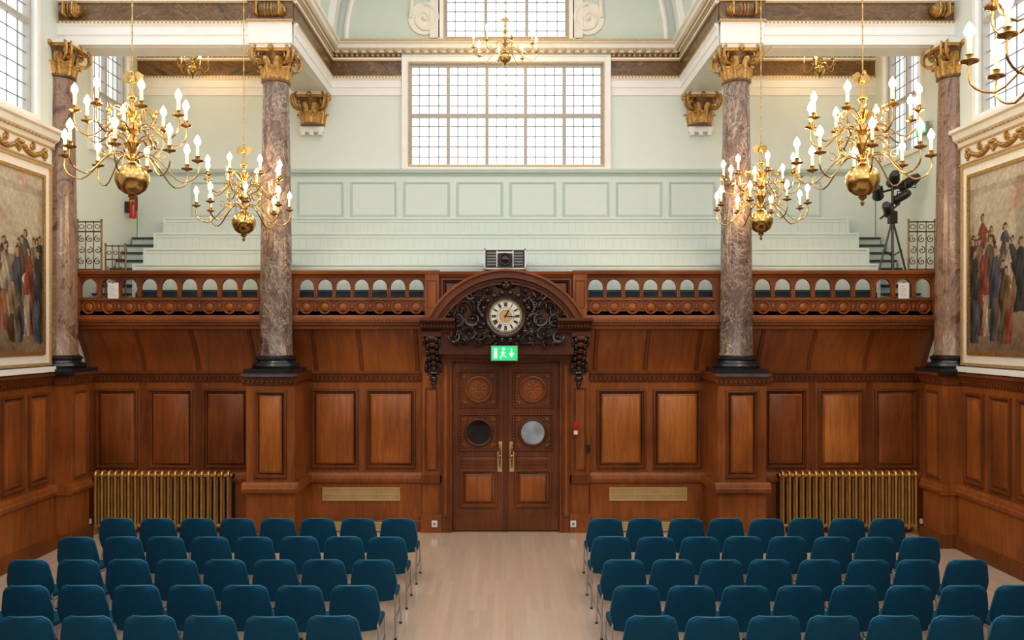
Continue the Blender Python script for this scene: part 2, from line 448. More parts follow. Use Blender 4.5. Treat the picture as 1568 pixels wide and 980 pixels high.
def window(name, T, u0, u1, v0, v1, nu, nv, su, sv, arch=.11, gold=True):
    b = MB(name, T)
    def frame(a0, a1, b0, b1, t, w0, w1, mat):
        b.box(a0, a0+t, b0, b1, w0, w1, mat); b.box(a1-t, a1, b0, b1, w0, w1, mat)
        b.box(a0+t, a1-t, b0, b0+t, w0, w1, mat); b.box(a0+t, a1-t, b1-t, b1, w0, w1, mat)
    frame(u0-arch, u1+arch, v0-arch*.8, v1+arch, arch, 0, .05, WHITE)
    if gold:
        frame(u0-.012, u1+.012, v0-.012, v1+.012, .02, .04, .062, GOLDL)
        frame(u0-arch-.02, u1+arch+.02, v0-arch*.8, v1+arch+.02, .02, 0, .065, WHITE)
    frame(u0, u1, v0, v1, .045, -.14, -.04, MULL)
    pu = (u1-u0)/nu; pv = (v1-v0)/nv
    for i in range(1, nu): b.box(u0+i*pu-.030, u0+i*pu+.030, v0, v1, -.13, -.05, MULL)
    for j in range(1, nv): b.box(u0, u1, v0+j*pv-.034, v0+j*pv+.034, -.13, -.045, MULL)
    for i in range(nu):
        for k in range(1, su):
            u = u0+i*pu+pu*k/su; b.box(u-.008, u+.008, v0, v1, -.10, -.09, LEAD)
    for j in range(nv):
        for k in range(1, sv):
            v = v0+j*pv+pv*k/sv; b.box(u0, u1, v-.008, v+.008, -.10, -.09, LEAD)
    return b.done()
window("window_1", TR, -WX, WX, 6.34, 8.26, 5, 2, 4, 5)
window("window_2", TR, -1.15, 1.15, 8.72, 10.5, 3, 2, 4, 5)

# scroll ornaments beside the lunette window
def spiral(c, r0, turns, n, sgn=1, a0=0, w=0.0, plane='uv'):
    out = []
    for i in range(n+1):
        t = i/n; r = r0*(1-t)**1.0+.01; a = a0+sgn*turns*2*pi*t
        out.append((c[0]+r*cos(a), c[1]+r*sin(a), w))
    return out
b = MB("trim_lunette_scrolls", TR)
for sx in (-1, 1):
    c = (sx*1.52, 9.08)
    b.tube(spiral(c, .27, 1.6, 40, sx, pi/2, .03), [.045*(1-i/60) for i in range(41)], CREAM, 8)
    b.lathe([(.30, 0), (.30, .03), (.26, .03)], (c[0], c[1], 0), CREAM, 2, 32)
    b.ell((c[0], c[1], .04), .05, CREAM)
    b.box(min(sx*1.24, sx*1.42), max(sx*1.24, sx*1.42), 8.72, 10.4, 0, .05, CREAM)
    b.tube([(sx*1.78, 9.1, .03), (sx*1.74, 9.5, .03), (sx*1.55, 9.9, .03), (sx*1.40, 10.3, .03)], .04, CREAM, 8)
b.done()

# ------------------------------------------------------------------ side walls
def side(name, T, sg):
    b = MB(name, T)
    wt = -.25
    def bx(u0, u1, v0, v1, m=MINTL): b.box(u0, u1, v0, v1, wt, 0, m)
    bx(-2, 15.1, 0, 6.30)
    for (u0, u1) in [(-2, -.2), (3.2, 3.9), (7.3, 8.0), (11.62, 13.2), (14.45, 15.1)]: bx(u0, u1, 6.30, 11)
    for (u0, u1) in [(-.2, 3.2), (3.9, 7.3), (8.0, 11.62)]: bx(u0, u1, 10.5, 11)
    bx(13.2, 14.45, 8.3, 11)
    rail(b, -2, 12.05, [(0, 6.02), (.05, 6.02), (.07, 6.08), (.13, 6.12), (.15, 6.20), (.20, 6.22), (.20, 6.27), (0, 6.30)], CREAM)
    b.box(-2, 12.05, 5.99, 6.02, 0, .06, GOLDL)
    n = int(14/.09)
    for i in range(n):
        b.ell((-1.9+i*.09, 6.095, .10), (.028, .022, .022), GOLDL, 6, 4)
    b.box(-2, YB, 0, 2.5, 0, .03, WOOD)
    dado(b, -2, 12.0, .03, 2.62); b.box(-2, 12.0, 0, .80, .03, .08, WOOD); lowrail(b, -2, 12.0, .08)
    u = 11.92; q = 0
    while u > -1.5:
        b.panel(u-.50, u, 1.02, 2.36, .03, fill=(WOODP, WOODPD, WOODP)[q % 3]); u -= .62; q += 1
    b.box(12.03, 12.58, 0, 2.60, 0, .30, WOOD)
    b.rings(12.10, 12.50, 1.02, 2.36, [(0, .30), (.01, .325), (.03, .325), (.05, .305)], WOODD, WOODP)
    dado(b, 12.0, 12.62, .30, 2.62); lowrail(b, 12.0, 12.62, .30)
    b.box(12.58, YB, .0, 2.60, 0, .08, WOOD); b.panel(12.66, 13.02, 1.02, 2.34, .08, k=.7)
    return b.done()
side("wall_left", TL, -1); side("wall_right", TRt, 1)
# unseen panelled wall behind the platform, added to darken reflections in the wood
b = MB("added_unseen_wall_front", lambda u, v, w: (u, -2+w, v))
b.box(-7.1, 7.1, 0, 5.2, -.2, 0, WOODD)
dado(b, -6.85, 6.85, 0, 2.62); lowrail(b, -6.85, 6.85)
for i in range(14):
    b.panel(-6.6+i*.95, -6.6+i*.95+.8, 1.02, 2.36, 0); b.panel(-6.6+i*.95, -6.6+i*.95+.8, 2.9, 4.8, 0)
b.done()
k = 3
for T in (TL, TRt):
    for (u0, u1) in [(8.0, 11.62), (3.9, 7.3), (-.2, 3.2)]:
        window("window_%d" % k, T, u0, u1, 6.38, 10.5, 3, 3, 5, 6, arch=.08, gold=False); k += 1
    window("window_%d" % k, T, 13.2, 14.45, 6.32, 8.3, 2, 2, 4, 4, arch=.08, gold=False); k += 1

# ------------------------------------------------------------------ paintings
def noise2(x, y, seed=0):
    return (sin(x*3.1+seed)*cos(y*4.3-seed*1.7)+sin(x*9.7+y*5.1+seed*2.1)*.5+sin(x*21+y*17+seed)*.25+sin(x*47-y*39+seed*3)*.2)/1.9
def painting(name, T, seed):
    rnd = random.Random(seed)
    u0, u1, v0, v1 = 7.6, 11.70, 2.97, 5.50
    nu, nv = 420, 260
    W, H = u1-u0, v1-v0
    figs = []
    pal = [(.060, .030, .020), (.18, .042, .026), (.034, .032, .032), (.20, .14, .075), (.32, .27, .20), (.06, .065, .085), (.14, .09, .04), (.26, .095, .055), (.10, .075, .05)]
    for i in range(46):
        figs.append((rnd.uniform(0, W), .10+rnd.uniform(0, .75), rnd.uniform(.85, 1.2), rnd.choice(pal), rnd.choice(pal)))
    for uu, by, h, ci in [(W-.10, .12, 1.38, 2), (W-.33, .22, 1.30, 1), (W-.60, .15, 1.36, 5), (W-.85, .3, 1.25, 4), (W-.22, .55, 1.10, 3), (W-.48, .6, 1.05, 8)]:
        figs.append((uu, by, h, pal[ci], pal[(ci+3) % 9]))
    figs.sort(key=lambda f: -f[1])
    def col(u, v):
        u += .022*noise2(u*3, v*3, seed+1); v += .022*noise2(u*3.3+4, v*2.7, seed+5)
        n = noise2(u*1.3, v*1.6, seed)+.5*noise2(u*6, v*7, seed+3)
        if v > 1.35:
            t = (v-1.35)/1.2
            c = [.40+.09*t+.06*n, .345+.09*t+.055*n, .25+.09*t+.05*n]
            d = abs((u*.9+.2) % 1.15-.5)
            if d < .16 and v < 2.35: c = [x*(.70+.5*d) for x in c]
            if abs(v-2.3) < .05: c = [x*.8 for x in c]
            if noise2(u*.8, v*1.1, seed+9) > .45: c = [c[0]*1.05, c[1]*.80, c[2]*.72]
        elif v > .7: c = [.21+.05*n, .16+.045*n, .105+.03*n]
        else: c = [.23+.06*n-.08*(.7-v), .17+.05*n-.08*(.7-v), .10+.04*n-.04*(.7-v)]
        for fx, fb, h, ca, cb in figs:
            du = u-fx; dv = (v-fb)/h
            if dv < 0 or dv > 1: continue
            if dv > .875:
                e = (du/.050)**2+((dv-.935)/.058)**2
                if e < 1: c = [.34, .21, .13] if (dv < .955 and du < .02) else [.06, .04, .025]
            else:
                wd = .13*(1-.35*dv)+.025*sin(dv*11+fx*9)
                if dv > .74: wd = .12*sqrt(max(0, (.89-dv)/.15))
                if fx*7 % 1 > .5 and .48 < dv < .70: wd += .07*(1-abs(dv-.6)/.1 if abs(dv-.6) < .1 else 0)
                if abs(du) < wd:
                    cc = ca if (dv > .45 or du > .02) else cb
                    f = .85+.8*noise2(u*7, v*3, fx)+.4*(-du/wd)
                    c = [x*max(.25, f) for x in cc]
        return (max(0.008, c[0]), max(.007, c[1]), max(.006, c[2]), 1)
    me = bpy.data.meshes.new(name+"_canvas"); vs = []; cs = []
    for j in range(nv+1):
        for i in range(nu+1):
            u = W*i/nu; v = H*j/nv
            vs.append(T(u0+u, v0+v, .075)); cs.append(col(u, v))
    fs = [(j*(nu+1)+i, j*(nu+1)+i+1, (j+1)*(nu+1)+i+1, (j+1)*(nu+1)+i) for j in range(nv) for i in range(nu)]
    me.from_pydata(vs, [], fs)
    at = me.color_attributes.new("paint", 'FLOAT_COLOR', 'POINT')
    at.data.foreach_set("color", [x for c in cs for x in c])
    m, N, L, P = newmat(name+"_oil_paint"); a = N.new("ShaderNodeVertexColor"); a.layer_name = "paint"
    tc = N.new("ShaderNodeTexCoord"); nz = N.new("ShaderNodeTexNoise"); nz.inputs["Scale"].default_value = 14; nz.inputs["Detail"].default_value = 8
    L.new(tc.outputs["Object"], nz.inputs["Vector"])
    cr = N.new("ShaderNodeValToRGB"); cr.color_ramp.elements[0].position = .35; cr.color_ramp.elements[0].color = (.62, .59, .56, 1)
    cr.color_ramp.elements[1].position = .65; cr.color_ramp.elements[1].color = (1.0, 1.0, 1.0, 1)
    L.new(nz.outputs["Fac"], cr.inputs["Fac"])
    mx = N.new("ShaderNodeMix"); mx.data_type = 'RGBA'; mx.blend_type = 'MULTIPLY'; mx.inputs[0].default_value = .6
    L.new(a.outputs["Color"], mx.inputs[6]); L.new(cr.outputs["Color"], mx.inputs[7])
    L.new(mx.outputs[2], P.inputs["Base Color"]); P.inputs["Roughness"].default_value = .55
    P.inputs["Specular IOR Level"].default_value = .25
    me.materials.append(m)
    cv = bpy.data.objects.new("canvas", me); sc.collection.objects.link(cv)
    b = MB(name, T)
    def fr(ins, t, w0, w1, mat):
        a0, a1, b0, b1 = u0-ins, u1+ins, v0-ins, v1+ins
        b.box(a0, a0+t, b0, b1, w0, w1, mat); b.box(a1-t, a1, b0, b1, w0, w1, mat)
        b.box(a0+t, a1-t, b0, b0+t, w0, w1, mat); b.box(a0+t, a1-t, b1-t, b1, w0, w1, mat)
    b.box(u0, u1, v0, v1, .0, .07, DARK)
    fr(.05, .05, 0, .10, GOLD); fr(.17, .12, 0, .075, CREAM); fr(.21, .04, 0, .10, GOLDL)
    b.box(u0-.25, u1+.27, 2.66, 2.74, 0, .13, WHITE)
    b.box(u0-.2, u1+.27, 5.74, 5.99, .0, .04, CREAM)
    b.box(u0-.2, u1+.27, 5.72, 5.745, .0, .09, GOLDL)
    u = u1+.1
    while u > u0+.2:
        pts = [(u-.62*t, 5.93-.13*sin(pi*t), .06) for t in [i/10 for i in range(11)]]
        b.tube(pts, [.018+.022*sin(pi*i/10) for i in range(11)], GOLD, 8)
        for q in range(9):
            t = (q+.5)/9
            b.ell((u-.62*t, 5.93-.13*sin(pi*t)+.01, .085), (.035, .028, .025), GOLD, 7, 5)
        b.tube(spiral((u, 5.87), .07, 1.4, 20, 1, pi/2, .06), .016, GOLD, 6)
        b.tube(spiral((u-.31, 5.92), .05, 1.4, 20, -1, pi/2, .06), .014, GOLD, 6)
        b.tube([(u, 5.93, .06), (u+.02, 5.84, .06), (u-.01, 5.78, .06)], .016, GOLD, 6)
        u -= .62
    o = b.done(); cv.parent = o
painting("wall_painting", TL, 11); painting("wall_painting", TRt, 23)

# ------------------------------------------------------------------ capitals and columns
def capital(b, cx, cy, z0, z1, r, a0=0, a1=2*pi, full=True):
    h = z1-z0
    prof = [(r*1.02, z0), (r*1.14, z0+.015), (r*1.14, z0+.04), (r*1.0, z0+.05), (r*.98, z0+.3*h), (r*1.05, z0+.6*h), (r*1.25, z0+.78*h), (r*1.35, z0+.84*h)]
    b.lathe(prof, (cx, cy, 0), FRIEZE, 2, 24)
    A = r*1.5
    b.box(cx-A, cx+A, cy-A, cy+A, z1-.07*h-.02, z1, CREAM)
    b.box(cx-A*.94, cx+A*.94, cy-A*.94, cy+A*.94, z1-.15*h-.02, z1-.07*h-.02, GOLD)
    for tier, (n, hh, off) in enumerate([(8, .36, 0), (8, .62, pi/8)]):
        for i in range(n):
            a = 2*pi*i/n+off; d = Vector((cos(a), sin(a), 0)); t = Vector((-sin(a), cos(a), 0))
            P = [(r*1.0, 0.03, .5), (r*1.06, .45*hh, .95), (r*1.14, .8*hh, 1.0), (r*1.34, hh, .7), (r*1.40, hh*.86, .25)]
            vs = []
            for rr, zz, ww in P:
                for q, bul in ((-1, 0), (-.5, .012), (0, .03), (.5, .012), (1, 0)):
                    p = Vector((cx, cy, 0))+d*(rr+bul)+t*(q*ww*r*.33); vs.append((p.x, p.y, z0+.03+zz*h))
            fs = [(j*5+k, j*5+k+1, (j+1)*5+k+1, (j+1)*5+k) for j in range(4) for k in range(4)]
            b.add(vs, fs, GOLD, True)
    for i in range(4):   # corner volutes
        a = pi/4+i*pi/2; d = Vector((cos(a), sin(a), 0)); t = Vector((-sin(a), cos(a), 0))
        for sd in (-1, 1):
            pts = []; rad = []
            for q in range(27):
                tt = q/26; rr = .150*h/.5*(1-tt)+.008; an = pi/2-2*pi*1.5*tt
                p = Vector((cx, cy, z0+.70*h))+d*(r*1.42+rr*cos(an))+Vector((0, 0, rr*sin(an)))+t*sd*.035
                pts.append(p); rad.append(.026*(1-tt*.5))
            start = Vector((cx, cy, z0+.86*h))+d*(r*.9)+t*sd*.05
            b.tube([start]+pts, [.02]+rad, GOLD, 6)
        c = Vector((cx, cy, z0+.70*h))+d*(r*1.42)
        b.ell(tuple(c), (.035, .035, .035), GOLD, 8, 6)
    for i in range(4):   # face rosettes
        a = i*pi/2
        b.ell((cx+cos(a)*A*.98, cy+sin(a)*A*.98, z1-.10*h), (.05, .05, .045), GOLD, 8, 6)

def shaft(b, cx, cy, z0, z1, r, mat, a0=0, a1=2*pi):
    prof = [(r*1.06, z0), (r*1.06, z0+.03), (r, z0+.06)]
    for i in range(1, 11):
        t = i/10; prof.append((r*(1-.22*t**1.5), z0+.06+(z1-z0-.06)*t))
    b.lathe(prof, (cx, cy, 0), mat, 2, 40, a0, a1)

def colbase(b, cx, cy, z0, r):
    b.box(cx-r*1.55, cx+r*1.55, cy-r*1.5, cy+r*1.5, z0, z0+.09, BLACK)
    b.lathe([(r*1.42, z0+.09), (r*1.48, z0+.13), (r*1.42, z0+.17), (r*1.2, z0+.18), (r*1.16, z0+.21), (r*1.25, z0+.23), (r*1.25, z0+.26), (r*1.1, z0+.28), (r*1.02, z0+.30)], (cx, cy, 0), BLACK, 2, 40)

CY = 12.52
for sx in (-1, 1):
    cx = sx*3.60
    b = MB("marble_column")
    colbase(b, cx, CY, 2.60, .25)
    shaft(b, cx, CY, 2.88, 7.12, .25, MARB)
    capital(b, cx, CY, 7.12, 7.66, .20)
    b.done()
    TP = lambda u, v, w: (u, 12.22-w, v)
    b = MB("column_pedestal", TP)
    b.box(cx-.37, cx+.37, 0, 2.60, -.95, 0, WOOD)
    b.panel(cx-.25, cx+.25, 1.02, 2.36, 0)
    dado(b, cx-.43, cx+.43, 0); lowrail(b, cx-.42, cx+.42, .03)
    for ss in (-1, 1):   # returns
        x0, x1 = sorted((cx+ss*.37, cx+ss*.44))
        b.box(x0, x1, 2.50, 2.62, -.9, .06, WOODD); b.box(x0, x1, .82, .93, -.88, .04, WOOD); b.box(x0, x1, 0, .18, -.88, .05, WOODD)
    b.box(cx-.40, cx+.40, 2.60, 2.625, -.75, .07, BLACK)
    b.box(cx-.38, cx+.38, 2.575, 2.60, .06, .112, BLUEGLOW)  # strip coloured blue to stand for the glow on the pedestal top
    b.done()
    b = MB("engaged_column")
    ex, ey = sx*6.86, 12.30
    b.box(ex-.36 if sx > 0 else ex, ex if sx > 0 else ex+.36, ey-.28, ey+.28, 2.60, 2.70, BLACK)
    colbase(b, ex, ey, 2.61, .25)
    shaft(b, ex, ey, 2.88, 7.12, .25, MARB2)
    capital(b, ex, ey, 7.12, 7.66, .20)
    b.done()
    b = MB("rear_wall_capital")
    capital(b, sx*3.60, YR, 7.06, 7.66, .20)
    b.box(sx*3.6-.22, sx*3.6+.22, YR-.10, YR, 6.96, 7.06, WHITE)
    for q in (-.16, 0, .16): b.box(sx*3.6+q-.035, sx*3.6+q+.035, YR-.12, YR, 6.90, 7.0, WHITE)
    b.done()

# ------------------------------------------------------------------ entablature
def entab(name, T, u0, u1, beads=True, cornice=True, cut=None):
    b = MB(name, T)
    b.box(u0, u1, 7.655, 7.80, 0, .02, WHITE); b.box(u0, u1, 7.80, 7.93, 0, .035, WHITE)
    rail(b, u0, u1, [(0, 7.93), (.04, 7.93), (.07, 7.97), (.07, 7.99), (0, 7.99)], WHITE)
    b.box(u0, u1, 7.99, 8.015, 0, .05, GOLDL)
    b.box(u0, u1, 8.015, 8.285, 0, .02, FRIEZE)
    b.box(u0, u1, 8.285, 8.31, 0, .05, GOLDL)
    b.box(u0, u1, 8.31, 8.345, 0, .06, WHITE)
    b.box(u0, u1, 8.345, 8.43, 0, .03, FRIEZE)
    if cornice:
        rail(b, u0, u1, [(0, 8.43), (.09, 8.43), (.10, 8.47), (.17, 8.49), (.18, 8.55), (.22, 8.57), (.22, 8.62), (0, 8.62)], CREAM)
        b.box(u0, u1, 8.455, 8.475, .09, .12, GOLDL)
    n = max(1, int((u1-u0)/.095)); p = (u1-u0)/n
    for i in range(n):
        b.ell((u0+(i+.5)*p, 8.388, .045), (.032, .034, .03), GOLDL, 7, 5)
    n = max(1, int((u1-u0)/.06)); p = (u1-u0)/n
    for i in range(n):
        b.box(u0+i*p+.01, u0+i*p+.042, 7.965, 7.99, .06, .078, GOLDL)
    return b.done()
TF = lambda u, v, w: (u, 12.28-w, v)
TIL = lambda u, v, w: (-3.27+w, u, v)
TIR = lambda u, v, w: (3.27-w, u, v)
entab("trim_1", TF, -6.86, -3.27); entab("trim_2", TF, 3.27, 6.86)
entab("trim_3", TIL, 12.28, 14.9); entab("trim_4", TIR, 12.28, 14.9)
entab("trim_5", TR, -6.86, -1.95, cornice=False); entab("trim_6", TR, 1.95, 6.86, cornice=False)
b = MB("trim_7", TR)
rail(b, -3.27, 3.27, [(0, 8.43), (.09, 8.43), (.10, 8.46), (.17, 8.49), (.18, 8.56), (.22, 8.58), (.22, 8.62), (0, 8.62)], CREAM)
b.box(-3.27, 3.27, 8.60, 8.63, 0, .24, GOLDL)
for i in range(40):
    b.ell((-3.2+i*6.4/39, 8.455, .11), (.045, .035, .03), GOLDL, 7, 5)
b.done()
b = MB("gallery_beams")
for sx in (-1, 1):
    x0, x1 = sorted((sx*3.27, sx*3.92)); b.box(x0, x1, 12.28, 14.9, 7.66, 8.62, WHITE)
    x0, x1 = sorted((sx*3.92, sx*6.86)); b.box(x0, x1, 12.28, 12.80, 7.66, 8.62, WHITE)
    x0, x1 = sorted((sx*3.27, sx*7.0)); b.box(x0, x1, 12.28, 12.5, 8.62, 11, MINTL)
    x0, x1 = sorted((sx*4.1, sx*6.6)); b.box(x0, x1, 12.36, 12.72, 7.645, 7.66, CREAM)
    x0, x1 = sorted((sx*3.36, sx*3.83)); b.box(x0, x1, 12.9, 14.6, 7.645, 7.66, CREAM)
    b.box(sx*3.6-.33, sx*3.6+.33, 12.19, 12.28, 7.66, 8.62, WHITE)
    b.box(sx*3.6-.335, sx*3.6+.335, 12.18, 12.28, 8.015, 8.285, FRIEZE)
    b.box(sx*3.6-.36, sx*3.6+.36, 12.10, 12.28, 8.45, 8.6, CREAM)
    b.box(sx*3.6-.35, sx*3.6+.35, 12.15, 12.28, 7.985, 8.01, GOLDL); b.box(sx*3.6-.35, sx*3.6+.35, 12.15, 12.28, 8.285, 8.31, GOLDL)
    def gscroll(cx0, L0):
        b.lathe([(.09, -L0*.5), (.10, -L0*.2), (.085, 0), (.10, L0*.2), (.09, L0*.5)], (cx0, 12.17, 8.15), FRIEZE, 0, 16)
        for s2 in (-1, 1):
            for q in range(5):
                x = cx0+s2*(L0*.5+.02+.018*q)
                b.lathe([(.02, -.012), (.105-.012*q, -.010), (.115-.012*q, 0), (.105-.012*q, .010), (.02, .012)], (x, 12.165, 8.15), GOLD, 0, 14)
            b.tube([(cx0+s2*(L0*.5+.02), 12.06, 8.15+.10*sin(a*pi/8-pi/2)) for a in range(9)], .014, GOLD, 6)
        for q in (-.05, 0, .05): b.tube([(cx0+q, 12.165-.10*cos(a*pi/8-pi/2), 8.15+.10*sin(a*pi/8-pi/2)) for a in range(9)], .009, GOLD, 5)
    gscroll(sx*3.6, .30)
    gscroll(sx*6.62, .10)
b.done()

b = MB("ceiling")
for sx in (-1, 1):
    x0, x1 = sorted((sx*3.92, sx*6.86)); b.box(x0, x1, 12.80, 14.9, 8.62, 8.72, WHITE)
n = 28; R = 3.27; yy = [12.28, 13.2, 14.0, 14.9]
vs = [(R*cos(pi*i/n), y, 8.62+R*sin(pi*i/n)) for y in yy for i in range(n+1)]
b.add(vs, [(j*(n+1)+i, j*(n+1)+i+1, (j+1)*(n+1)+i+1, (j+1)*(n+1)+i) for j in range(3) for i in range(n)], MINTL, True)
for y, wd, rr in [(12.45, .22, 3.20), (14.72, .16, 3.16), (13.6, .16, 3.20)]:
    vs = []
    for i in range(n+1):
        a = pi*i/n
        for (r2, y2) in ((R, y-wd), (rr, y-wd*.8), (rr, y+wd*.8), (R, y+wd)):
            vs.append((r2*cos(a), y2, 8.62+r2*sin(a)))
    b.add(vs, [(4*i+k, 4*i+k+1, 4*i+k+5, 4*i+k+4) for i in range(n) for k in range(3)], WHITE, True)
b.tube([(2.98*cos(pi*i/40), 14.88, 8.62+2.98*sin(pi*i/40)) for i in range(41)], .05, WHITE, 6)
b.done()
b = MB("ceiling_beams")
for x in (-3.78, 3.63): b.box(x-.15, x+.15, -2, 12.28, 10.75, 11.0, WHITE)
for y in (-1, 3, 6.6, 9.8): b.box(-7, 7, y-.12, y+.12, 10.78, 11.0, WHITE)
b.done()

# ------------------------------------------------------------------ door
b = MB("door_1", TB)
def leaf(u0, u1, glassmat):
    b.box(u0, u1, 0.02, 2.76, .02, .07, DOORW)
    a0, a1 = u0+.13, u1-.13; c = (a0+a1)/2
    for (v0, v1) in [(2.04, 2.60), (1.34, 1.90)]:
        b.rings(a0-.03, a1+.03, v0-.03, v1+.03, [(0, .07), (.008, .088), (.03, .09), (.045, .074)], WOODR, DOORW)
        for (p, q, r, s_) in [(a0-.01, v0-.01, a1+.01, v0-.01), (a0-.01, v1+.01, a1+.01, v1+.01), (a0-.01, v0-.01, a0-.01, v1+.01), (a1+.01, v0-.01, a1+.01, v1+.01)]:
            for i in range(13):
                t = i/12; b.ell((p+(r-p)*t, q+(s_-q)*t, .092), .015, WOODH, 6, 4)
        for (du, dv) in [(-1, -1), (1, -1), (-1, 1), (1, 1)]:
            for q in range(3):
                a = atan2(dv, du)+(q-1)*.55
                b.ell((c+du*.20+.045*cos(a), (v0+v1)/2+dv*.185+.045*sin(a), .08), (.040, .016, .016), WOODH, 8, 4, Matrix.Rotation(a, 3, 'Z'))
    cv = 2.32
    b.tube([(c+.205*cos(t*pi/16), cv+.205*sin(t*pi/16), .085) for t in range(32)], .022, WOODH, 7, closed=True)
    b.flat((c, cv), .20, .078, WOOD)
    b.tube([(c+.165*cos(t*pi/16), cv+.165*sin(t*pi/16), .080) for t in range(32)], .008, WOODH, 6, closed=True)
    for q in range(8):     # low carved rosette
        a = q*pi/4; b.ell((c+.075*cos(a), cv+.075*sin(a), .078), (.058, .022, .009), WOOD, 10, 5, Matrix.Rotation(a, 3, 'Z'))
    b.ell((c, cv, .080), (.03, .03, .012), WOOD)
    cv = 1.62
    b.tube([(c+.215*cos(t*pi/16), cv+.215*sin(t*pi/16), .085) for t in range(32)], .024, WOODR, 7, closed=True)
    b.flat((c, cv), .205, .080, glassmat)
    b.panel(a0, a1, .40, 1.02, .07, DOORW, WOOD)
    b.panel(a0, a1, 1.10, 1.24, .07, DOORW, DOORW, k=.4)
    b.box(u0+.01, u1-.01, .02, .24, .07, .078, WOODD)
leaf(-.88, -.015, GLASSD); leaf(.0, .865, PANE)
b.box(-.04, .025, .02, 2.76, .07, .10, WOODR)
for sx in (-.105, .09):
    b.box(sx-.038, sx+.038, .98, 1.47, .07, .085, BRASSG)
    b.tube([(sx, 1.06, .085), (sx, 1.07, .15), (sx, 1.12, .16), (sx, 1.34, .16), (sx, 1.40, .15), (sx, 1.41, .085)], .017, BRASS, 8)
    b.ell((sx, 1.23, .16), (.025, .05, .025), BRASS)
b.done()

b = MB("trim_door_surround", TB)
for (u0, u1) in [(-1.07, -.90), (.885, 1.055)]:
    b.box(u0, u1, 0, 2.98, 0, .14, WOODD)
    b.rings(u0+.02, u1-.02, .25, 2.76, [(0, .14), (.01, .155), (.03, .155), (.04, .142)], WOODD, WOOD)
b.box(-.90, .885, 2.76, 2.98, 0, .14, WOODD)
rail(b, -1.10, 1.09, [(0, 2.83), (.15, 2.83), (.17, 2.87), (.22, 2.90), (.22, 2.95), (.15, 3.0), (0, 3.0)], WOODD)
b.tube([(-.895, 0, .13), (-.895, 2.77, .13), (.88, 2.77, .13), (.88, 0, .13)], .018, WOODH, 6)
for i in range(26):
    u = -.86+i*1.715/25; b.ell((u, 2.80, .145), (.024, .02, .015), WOODH, 6, 4)
for (u0, u1) in [(-1.36, -1.07), (1.055, 1.345)]:
    b.box(u0, u1, 0, 3.0, 0, .10, WOOD)
    b.box(u0-.02, u1+.02, 0, .30, 0, .15, WOOD); b.box(u0-.02, u1+.02, .80, .93, 0, .14, WOODD)
    b.rings(u0+.04, u1-.04, 1.0, 2.35, [(0, .10), (.01, .118), (.025, .118), (.035, .104)], WOODD, WOOD)
b.done()

# canopy, brackets, arch, carving
b = MB("door_canopy", TB)
for sx in (-1, 1):
    u0, u1 = sorted((sx*1.34, sx*.80))
    rail(b, u0, u1, [(.05, 3.24), (.50, 3.24), (.52, 3.29), (.60, 3.31), (.62, 3.37), (.72, 3.40), (.76, 3.43), (.76, 3.47), (.05, 3.49)], WOODR)
    for i in range(int((u1-u0)/.05)):
        b.box(u0+i*.05+.008, u0+i*.05+.038, 3.335, 3.375, .60, .645, WOODR)
    bu = sx*1.175
    prof = []
    for i in range(21):
        t = i/20; v = 3.24-.66*t; w = .12+.40*(1-t)**1.3+.05*sin(t*2*pi)
        prof.append((v, w))
    prof += [(2.55, .10), (3.24, .10)]
    b.prism(prof, 0, bu-.11, bu+.11, CARVE)
    for side_ in (-1, 1):
        U = bu+side_*.115
        for (cc, r0, sg) in [((3.11, .44), .11, 1), ((2.68, .20), .08, -1)]:
            pts = []
            for i in range(26):
                t = i/25; r = r0*(1-t)+.01; a = pi/2+sg*3*pi*t
                pts.append((U, cc[0]+r*sin(a), cc[1]+r*cos(a)))
            b.tube(pts, .022, CARVE, 6)
    for i in range(6):
        t = i/5; v = 3.16-.50*t; w = .14+.42*(1-(t*.76+.12))**1.3+.05*sin((t*.76+.12)*2*pi)
        b.ell((bu, v, w+.02), (.075-.03*t, .05, .035), WOODR, 10, 6)
        for s2 in (-1, 1): b.ell((bu+s2*.07, v-.03, w), (.035, .045, .03), CARVE, 8, 5)
    b.ell((bu, 2.50, .16), (.07, .06, .06), CARVE); b.ell((bu, 2.42, .14), (.045, .05, .04), CARVE); b.ell((bu, 2.36, .13), (.025, .035, .025), CARVE)
    b.box(bu-.15, bu+.15, 3.18, 3.25, .08, .56, WOODR)
Ra = 1.325; cz = 4.19-Ra; a_s = math.acos(1.17/Ra)
def arcband(r0, r1, w0, w1, mat, z=cz, n=36):
    vs = []
    for i in range(n+1):
        a = a_s+(pi-2*a_s)*i/n
        for r, w in ((r0, w0), (r1, w0), (r1, w1), (r0, w1)): vs.append((r*cos(a), z+r*sin(a), w))
    fs = [(4*i+k, 4*i+(k+1) % 4, 4*(i+1)+(k+1) % 4, 4*(i+1)+k) for i in range(n) for k in range(4)]
    b.add(vs, fs+[(0, 1, 2, 3), (4*n, 4*n+1, 4*n+2, 4*n+3)], mat)
arcband(Ra-.10, Ra, .40, .74, WOODD); arcband(Ra, Ra+.035, .38, .80, WOODH); arcband(Ra-.15, Ra-.10, .40, .66, WOODR); arcband(Ra-.19, Ra-.15, .40, .61, WOODH)
pts = [((Ra-.1)*cos(a_s+(pi-2*a_s)*i/24), cz+(Ra-.1)*sin(a_s+(pi-2*a_s)*i/24)) for i in range(25)]
b.prism(pts, 2, .44, .52, WOODR)
b.box(-.84, .84, 3.06, 3.50, .10, .50, CARVE)
rr = random.Random(4)
